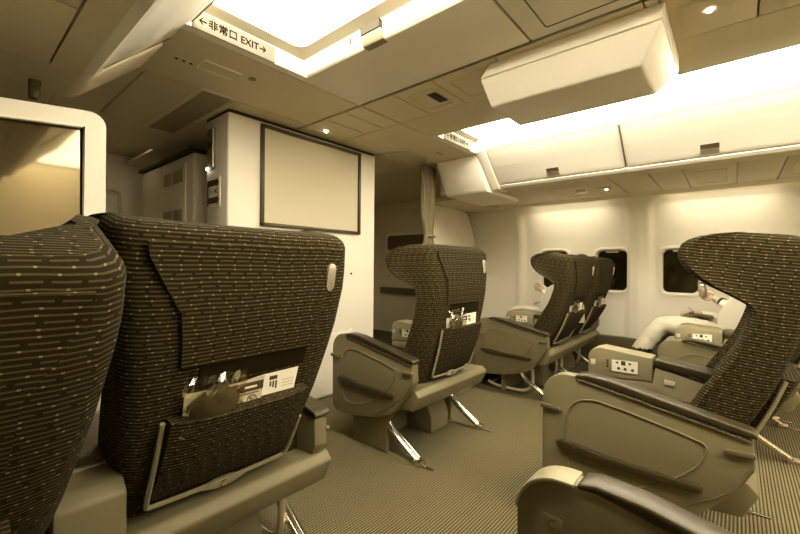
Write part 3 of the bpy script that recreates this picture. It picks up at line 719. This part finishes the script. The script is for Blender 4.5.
# --- front bulkhead with screen
bm = NB(); box(bm, 1.08, 2.295, 2.23, 2.51, 0, 1.836, .012, seg=3); 
prism(bm, [(1.20, .462), (2.0, .455), (2.05, .47), (2.05, .44), (2.01, .43), (2.01, .02), (1.2, .02)], 'y', 2.218, 2.235, .004)
struct(finish(bm, 'wall_front', SPECK))
bm = NB(); box(bm, 1.085, 2.29, 2.235, 2.52, 1.834, 1.852); struct(finish(bm, 'trim_8', BLACK))
t = thing('projection_screen', 'projection screen in a dark frame on the front bulkhead', 'screen', (1.70, 2.226, 1.51))
bm = NB(); a, b, c, d = -.42, .415, -.318, .306
w = .020
box(bm, a, b, -.022, .004, d-w, d, .003); box(bm, a, b, -.022, .004, c, c+w, .003); box(bm, a, a+w, -.022, .004, c, d, .003); box(bm, b-w, b, -.022, .004, c, d, .003); finish(bm, 'screen_frame', FRAMEM, t)
bm = NB(); box(bm, a+.01, b-.01, -.006, .003, c+.01, d-.01); finish(bm, 'screen_surface', SCREENM, t)
bm = NB(); prism(bm, arc(2.04, .89, .008, 0, 330, 10), 'y', 2.224, 2.232); tag(finish(bm, 'wall_stud', BLACK), 'tiny dark stud low on the front bulkhead below the screen', 'stud')
# side of the bulkhead: call handset and row placard
t = thing('assist_handle', 'tall narrow fitting with a lit end on the side of the front bulkhead', 'handle', (1.08, 2.435, 1.665))
bm = NB(); prism(bm, rrect(-.05, .05, -.14, .11, .01, 2), 'x', -.008, .003, .002); finish(bm, 'backplate', GREYP, t)
bm = NB(); tube(bm, [(-.012, -.045, -.13), (-.012, -.045, .10)], .006, 6); finish(bm, 'bar', CHROME, t)
bm = NB(); box(bm, -.014, -.004, -.03, .035, -.01, .03, .002); finish(bm, 'slot', BLACK, t)
bm = NB(); box(bm, -.016, -.004, .03, .045, -.14, -.122, .003); finish(bm, 'lit_button', SPOT, t)
t = thing('row_placard', 'row number placard with dark arrows on the side of the front bulkhead', 'placard', (1.079, 2.405, 1.385))
bm = NB(); prism(bm, rrect(-.088, .088, -.088, .088, .008, 2), 'x', -.004, .001); finish(bm, 'plate', PAPER, t)
bm = NB()
for z in (.055, -.05): prism(bm, [(.07, z-.018), (-.055, z-.018), (-.055, z-.026), (-.078, z), (-.055, z+.026), (-.055, z+.018), (.07, z+.018)], 'x', -.007, -.003)
prism(bm, [(.072, -.082), (.072, .073), (.056, .073), (.056, -.082)], 'x', -.0075, -.003); finish(bm, 'arrow', INK, t)
text('lettering', '1 - 4C', INK, .042, (-.006, -.015, .003), (0, -1, 0), (0, 0, 1), t)
# --- cabinets beyond the bulkhead, forward door
t = thing('galley_cabinet', 'tall galley cabinet with paned door behind the bulkhead', 'cabinet', (1.5, 3.3, 0))
T = Matrix.Translation((-1.5, -3.3, 0))
def P(bm, n, m, p=None):
    o = finish(bm, n, m, p or t); o.data.transform(T); return o
bm = NB(); box(bm, 1.12, 1.90, 2.80, 3.84, 0, 1.715, .02, seg=3); P(bm, 'body', SPECK)
bm = NB(); box(bm, 1.10, 1.90, 2.79, 3.86, 1.715, 1.738); P(bm, 'top_trim', BLACK)
bm = NB(); box(bm, 1.112, 1.125, 2.92, 3.34, .3, 1.66, .003); d = P(bm, 'door', CEIL)
bm = NB()
for z, h in ((1.53, .09), (1.25, .09), (1.0, .17)):
    for y in (2.95, 3.14):
        b2 = NB(); box(b2, 1.108, 1.115, y, y+.17, z, z+h, .002); o = finish(b2, 'pane', GRILLE, d); o.data.transform(T)
bm.free()
bm = NB(); box(bm, 1.112, 1.125, 3.38, 3.80, .1, 1.70, .003); P(bm, 'side_panel', CEIL)
bm = NB(); box(bm, 1.3, 1.9, -.3, -.2, 0, .1)
bm.free()
bm = NB(); prism(bm, rrect(.88, 1.045, .2, 1.56, .03), 'y', 4.225, 4.26, .006)
d1 = struct(finish(bm, 'door_1', WALL))
bm = NB(); tube(bm, [(x, 4.222, z) for x, z in rrect(.86, 1.06, .18, 1.60, .04)], .012, 6, True); finish(bm, 'door_frame', CEIL, d1)
bm = NB(); prism(bm, arc(.93, 1.10, .03, 0, 345, 12), 'y', 4.20, 4.23, .004); finish(bm, 'door_knob', GREYD, d1)
bm = NB(); box(bm, .90, .97, 4.215, 4.23, 1.27, 1.32); finish(bm, 'door_placard', GREYD, d1)
# starboard forward door in the side wall
bm = NB(); prism(bm, rrect(2.92, 3.98, .06, 1.70, .1), 'x', 4.225, 4.26, .008)
d2 = struct(finish(bm, 'door_2', CEIL))
bm = NB(); prism(bm, rrect(3.05, 3.86, 1.13, 1.42, .05), 'x', 4.205, 4.23, .008); finish(bm, 'window_surround', WALL, d2)
bm = NB(); prism(bm, rrect(3.09, 3.82, 1.17, 1.38, .05), 'x', 4.195, 4.21, .003); finish(bm, 'window_pane', GREYD, d2)
bm = NB(); box(bm, 4.15, 4.23, 2.98, 3.92, .56, .645, .01); finish(bm, 'girt_bar_cover', GREYD, d2)
# --- curtain with rail, class partition
bm = NB(); box(bm, 2.98, 4.22, 1.99, 2.06, 1.60, 1.85); box(bm, 3.2, 4.22, 1.99, 2.42, 1.585, 1.60); struct(finish(bm, 'trim_9', CEIL))
t = thing('curtain', 'gathered curtain hanging beside the stowage cover at the far aisle end', 'curtain', (2.85, 2.10, 0))
bm = NB(); nz = 24; nx = 48; grid = []
for j in range(nz+1):
    z = 1.835-j/nz*1.70
    tie = math.exp(-((z-1.22)/.13)**2)*.45+.04*max(0, 1.4-z)
    row = []
    for i in range(nx+1):
        u = i/nx-.5
        row.append(bm.verts.new((u*.20*(1-tie)+.02*tie+.012*math.sin(z*3), .018*math.sin(u*nx*1.05)*(1-.4*tie)+.008*math.sin(u*17+z*4), z)))
    grid.append(row)
for j in range(nz):
    for i in range(nx): bm.faces.new((grid[j][i], grid[j][i+1], grid[j+1][i+1], grid[j+1][i]))
o = finish(bm, 'curtain_cloth', CURT, t, sharp=80); md = o.modifiers.new('thick', 'SOLIDIFY'); md.thickness = .004
bm = NB(); tube(bm, [(.02+.065*math.cos(a), .03*math.sin(a), 1.22) for a in [2*PI*i/16 for i in range(16)]], .012, 6, True); finish(bm, 'tie_band', CURT, t)
bm = NB(); tube(bm, smooth([(2.30, 2.21, 1.84), (2.34, 2.0, 1.84), (2.52, 1.93, 1.84), (2.70, 2.02, 1.84), (2.78, 2.10, 1.84), (2.95, 2.11, 1.84)], 3), .007, 6); tag(finish(bm, 'curtain_rail', ALU), 'curved curtain rail under the ceiling beyond the bulkhead', 'rail')
bm = NB(); prism(bm, [(3.27, 0), (3.27, 1.63), (3.30, 1.645), (3.93, 1.565), (4.0, 1.50), (4.12, 1.28), (4.18, 1.0), (4.2, .5), (4.2, 0)], 'y', 2.35, 2.385, .008); struct(finish(bm, 'wall_partition', SPECK))
# --- left glass partition
t = thing('glass_partition', 'pale framed partition with dark reflecting glass at the upper left', 'partition', (0, 1.42, 0))
def top(x): return 1.372+.105*(x-.32)+.02
out = [(-.80, 0), (-.80, top(-.80))]+[(.27, top(.27))]+arc(.283, top(.283)-.038, .038, 85, 0, 5)+[(.321, 0)]
inn = [(-.74, .45), (-.74, top(-.74)-.048), (.268, top(.268)-.048), (.268, .45)]
bm = NB()
prism(bm, [(-.80, 0), (.321, 0), (.321, .45), (-.80, .45)], 'y', 0, .035)
prism(bm, [(-.80, .45), (-.74, .45), (-.74, top(-.74)), (-.80, top(-.8))], 'y', 0, .035)
prism(bm, [(.268, .45), (.321, .45)]+[p for p in out[3:-1]][::-1]+[(.268, top(.268))], 'y', 0, .035, 0)
prism(bm, [(-.74, top(-.74)-.05), (.268, top(.268)-.05), (.268, top(.268)), (-.74, top(-.74))], 'y', 0, .035)
finish(bm, 'frame', SPECK, t)
bm = NB(); tube(bm, [(x, -.002, z) for x, z in inn], .006, 6, True); finish(bm, 'glazing_bead', WALL, t)
bm = NB(); prism(bm, inn, 'y', .012, .02); finish(bm, 'glass_pane', GLASS, t)
bm = NB(); prism(bm, [(.205, 1.604), (.24, 1.604), (.236, 1.55), (.228, 1.538), (.206, 1.538)], 'y', 1.905, 1.935, .004); tag(finish(bm, 'hanger_bracket', GREYD), 'small dark bracket under the left bin end above the glass panel', 'bracket')
# ================================================================== PEOPLE
def person(org, lab, hold_z, hy=.5, hair=HAIR):
    """slouched seated adult; local: x right, y forward, z up, origin at the seat"""
    t = thing('person', lab, 'person', org)
    J = {'pel': (0, .27, .47, .115), 'sp': (0, .20, .60, .115), 'ch': (0, .14, .73, .125), 'nk0': (0, .105, .83, .075), 'nk': (0, .10, .865, .042), 'hd0': (0, .115, .90, .05)}
    for s, n in ((-1, 'l'), (1, 'r')):
        J['hip'+n] = (.085*s, .30, .475, .085); J['th'+n] = (.10*s, .50, .515, .086); J['kn'+n] = (.11*s, .68, .535 if s < 0 else .48, .072)
        J['ca'+n] = (.11*s, .79, .36, .068); J['an'+n] = (.115*s, .93, .12, .055); J['he'+n] = (.115*s, .94, .055, .040); J['to'+n] = (.12*s, 1.08, .045, .032)
        J['sh'+n] = (.145*s, .13, .785, .062)
    J['ell'] = (-.225, .22, .60, .045); J['fal'] = (-.20, hy-.14, .655, .040); J['wrl'] = (-.12, hy-.04, hold_z-.04, .027); J['pal'] = (-.095, hy, hold_z-.012, .027)
    J['elr'] = (.225, .22, .57, .045); J['far'] = (.20, .34, .575, .038); J['wrr'] = (.11, .45, .605, .027); J['par'] = (.08, .50, .61, .026)
    E = [('pel', 'sp'), ('sp', 'ch'), ('ch', 'nk0'), ('nk0', 'nk'), ('nk', 'hd0')]
    for n in 'lr': E += [('pel', 'hip'+n), ('hip'+n, 'th'+n), ('th'+n, 'kn'+n), ('kn'+n, 'ca'+n), ('ca'+n, 'an'+n), ('an'+n, 'he'+n), ('he'+n, 'to'+n), ('ch', 'sh'+n), ('sh'+n, 'el'+n), ('el'+n, 'fa'+n), ('fa'+n, 'wr'+n), ('wr'+n, 'pa'+n)]
    def skin(J, E, root, sub=2):
        me = bpy.data.meshes.new('s'); names = list(J); idx = {n: i for i, n in enumerate(names)}
        me.from_pydata([J[n][:3] for n in names], [(idx[a], idx[b]) for a, b in E], [])
        o = bpy.data.objects.new('s', me); COL.objects.link(o)
        o.modifiers.new('k', 'SKIN'); md = o.modifiers.new('u', 'SUBSURF'); md.levels = md.render_levels = sub
        for n, v in zip(names, me.skin_vertices[0].data):
            v.radius = (J[n][3], J[n][3]); v.use_root = n == root
        dg = bpy.context.evaluated_depsgraph_get(); dg.update()
        r = bpy.data.meshes.new_from_object(o.evaluated_get(dg)); bpy.data.objects.remove(o); return r
    bm = NB()
    def cls(c):
        # nearest bone decides skin / shirt / trousers / shoe
        best = None
        for a, b in E:
            A, B = Vector(J[a][:3]), Vector(J[b][:3]); tt = max(0, min(1, (c-A).dot(B-A)/(B-A).length_squared)); d = (c-(A+(B-A)*tt)).length
            if best is None or d < best[0]: best = (d, a, b)
        a, b = best[1], best[2]
        if b[:2] in ('nk', 'hd') and a != 'ch': return 0
        if a[:2] == 'wr': return 0
        if a[:2] in ('he', 'an') or (a[:2] == 'ca' and c.z < .335): return 3
        if a[:3] == 'pel' and b[:3] == 'hip' or a[:2] in ('th', 'kn', 'ca') or a[:3] == 'hip': return 2
        return 1
    def addme(me, fixed=None):
        b2 = NB(); b2.from_mesh(me); 
        for f in b2.faces: f.material_index = cls(f.calc_center_median()) if fixed is None else fixed
        if fixed is None:
            b2.normal_update()
            for v in b2.verts:
                if any(f.material_index in (1, 2) for f in v.link_faces):
                    a_ = .0045 if all(f.material_index == 2 for f in v.link_faces) else .004
                    v.co += v.normal*a_*(noise.noise(Vector((v.co.x*9, v.co.y*22, v.co.z*22)))*1.6+.3)
        tmp = bpy.data.meshes.new('x'); b2.to_mesh(tmp); b2.free(); bm.from_mesh(tmp)
    addme(skin(J, E, 'pel', 3))
    # fingers rooted in the palms
    def finger(root, pts, r):
        H = {'a': (*root, r*1.1)}; names = ['a']
        for i, p in enumerate(pts): H['b%d' % i] = (*p, r*(1-.12*i)); names.append('b%d' % i)
        addme(skin(H, list(zip(names, names[1:])), 'a', 1), 0)
    for n, s in (('l', -1), ('r', 1)):
        px, py, pz, _ = J['pa'+n]
        L = (.040, .047, .044, .034)
        for k in range(4):
            off = (k-1.5)*.017
            if n == 'l': base = (px+.005, py+.01, pz+off); pts = [(px+.02, py+.03+L[k]*.4, pz+off*1.05+.008), (px+.04, py+.035+L[k]*.8, pz+off+.014), (px+.058, py+.02+L[k]*.8, pz+off+.014)]
            else: base = (px-off*.9, py+.01, pz); pts = [(px-off-.01, py+.02+L[k]*.5, pz+.008), (px-off-.015, py+.025+L[k], pz-.004), (px-off-.016, py+.02+L[k]*1.2, pz-.022)]
            finger(base, pts, .0082)
        finger((px, py-.01, pz+.012), [(px+.012, py+.015, pz+.036), (px+.026, py+.035, pz+.05)], .0092)
    # head with nose, ears
    hb = NB(); bmesh.ops.create_uvsphere(hb, u_segments=24, v_segments=18, radius=1)
    hc = Vector((0, .135, .955))
    for v in hb.verts:
        x, y, z = v.co
        jaw = max(0, -z)
        v.co = hc+Vector((x*.072*(1-.25*jaw), y*.09*(1-.12*jaw)+.012*jaw, z*.108))
    nose = NB()
    for f in hb.faces: f.material_index = 0
    tmp = bpy.data.meshes.new('x'); hb.to_mesh(tmp); hb.free(); bm.from_mesh(tmp)
    tube(bm, [(0, hc.y+.082, .968), (0, hc.y+.098, .945), (0, hc.y+.10, .932), (0, hc.y+.085, .926)], [.006, .010, .012, .008], 8)
    for s in (-1, 1):
        tube(bm, [(s*.070, hc.y-.005, .975), (s*.079, hc.y-.012, .965), (s*.078, hc.y-.008, .945), (s*.070, hc.y, .93)], [.006, .010, .009, .006], 8)
    tube(bm, [(-.022, hc.y+.080, .903), (0, hc.y+.086, .904), (.022, hc.y+.080, .903)], [.003, .006, .003], 6, mi=4)
    nose.free()
    finish(bm, 'body', [SKIN, SHIRT, TROUS, BLACK, INK], t, sharp=70)
    for s in (-1, 1):
        eb = NB(); bmesh.ops.create_icosphere(eb, subdivisions=2, radius=.010)
        for v in eb.verts: v.co += Vector((s*.029, hc.y+.073, .962))
        finish(eb, 'eye', PAPER, t)
    hbm = NB(); bmesh.ops.create_uvsphere(hbm, u_segments=24, v_segments=18, radius=1)
    for v in hbm.verts:
        x, y, z = v.co
        zc = z
        if y > .25 and z < .55: zc = max(z, .55)
        v.co = hc+Vector((x*.080, min(y, .80)*.098-.008, max(zc, -.35)*.118+.004))
    finish(hbm, 'hair', hair, t, sharp=80)
    return t
p2 = person((3.70, -.25, -.005), 'person in pale trousers and white shirt holding a phone in the window seat at right', .765, .375)
p1 = person((3.70, .915, -.005), 'person hidden in the far window seat, one raised hand showing past the winged seat', .775, .455)
def phone(org, lab):
    t = thing('mobile_phone', lab, 'phone', org)
    t.rotation_euler = (math.radians(-20), 0, math.radians(-70))
    bm = NB(); box(bm, -.025, .025, -.006, .006, -.055, .055, .004); finish(bm, 'phone_case', PHONE, t)
    bm = NB(); prism(bm, arc(0, .03, .009, 0, 345, 12), 'y', -.010, -.005, .001); finish(bm, 'camera_lens', CHROME, t)
    bm = NB(); box(bm, -.021, .021, .0055, .0068, -.048, .048); finish(bm, 'phone_screen', WINP, t)
phone((3.615, .185, .800), 'dark phone held up beside the window at right')
bm = NB(); prism(bm, arc(0, 0, .031, 0, 345, 16), 'y', -.009, .009, .003); o = finish(bm, 'wrist_watch', BLACK); o.location = (3.575, .075, .718); o.rotation_euler = (math.radians(22), 0, math.radians(-35)); tag(o, 'dark watch band on the wrist of the person with the phone', 'watch')
bm = NB(); box(bm, -.10, .10, -.075, .075, -.005, .005, .002); o = finish(bm, 'tablet', INK); o.location = (3.74, .20, .600); o.rotation_euler = (math.radians(8), 0, .1); tag(o, 'dark flat tablet on the lap of the person in pale trousers', 'tablet')
# ------------------------------------------------------------------ light and view
w = bpy.data.worlds.new('world'); sc.world = w; w.use_nodes = True
w.node_tree.nodes['Background'].inputs[0].default_value = (1, .86, .55, 1); w.node_tree.nodes['Background'].inputs[1].default_value = .15
sc.view_settings.view_transform = 'Standard'; sc.view_settings.look = 'None'; sc.view_settings.exposure = 1.2; sc.view_settings.gamma = 1
sc.view_settings.use_curve_mapping = False
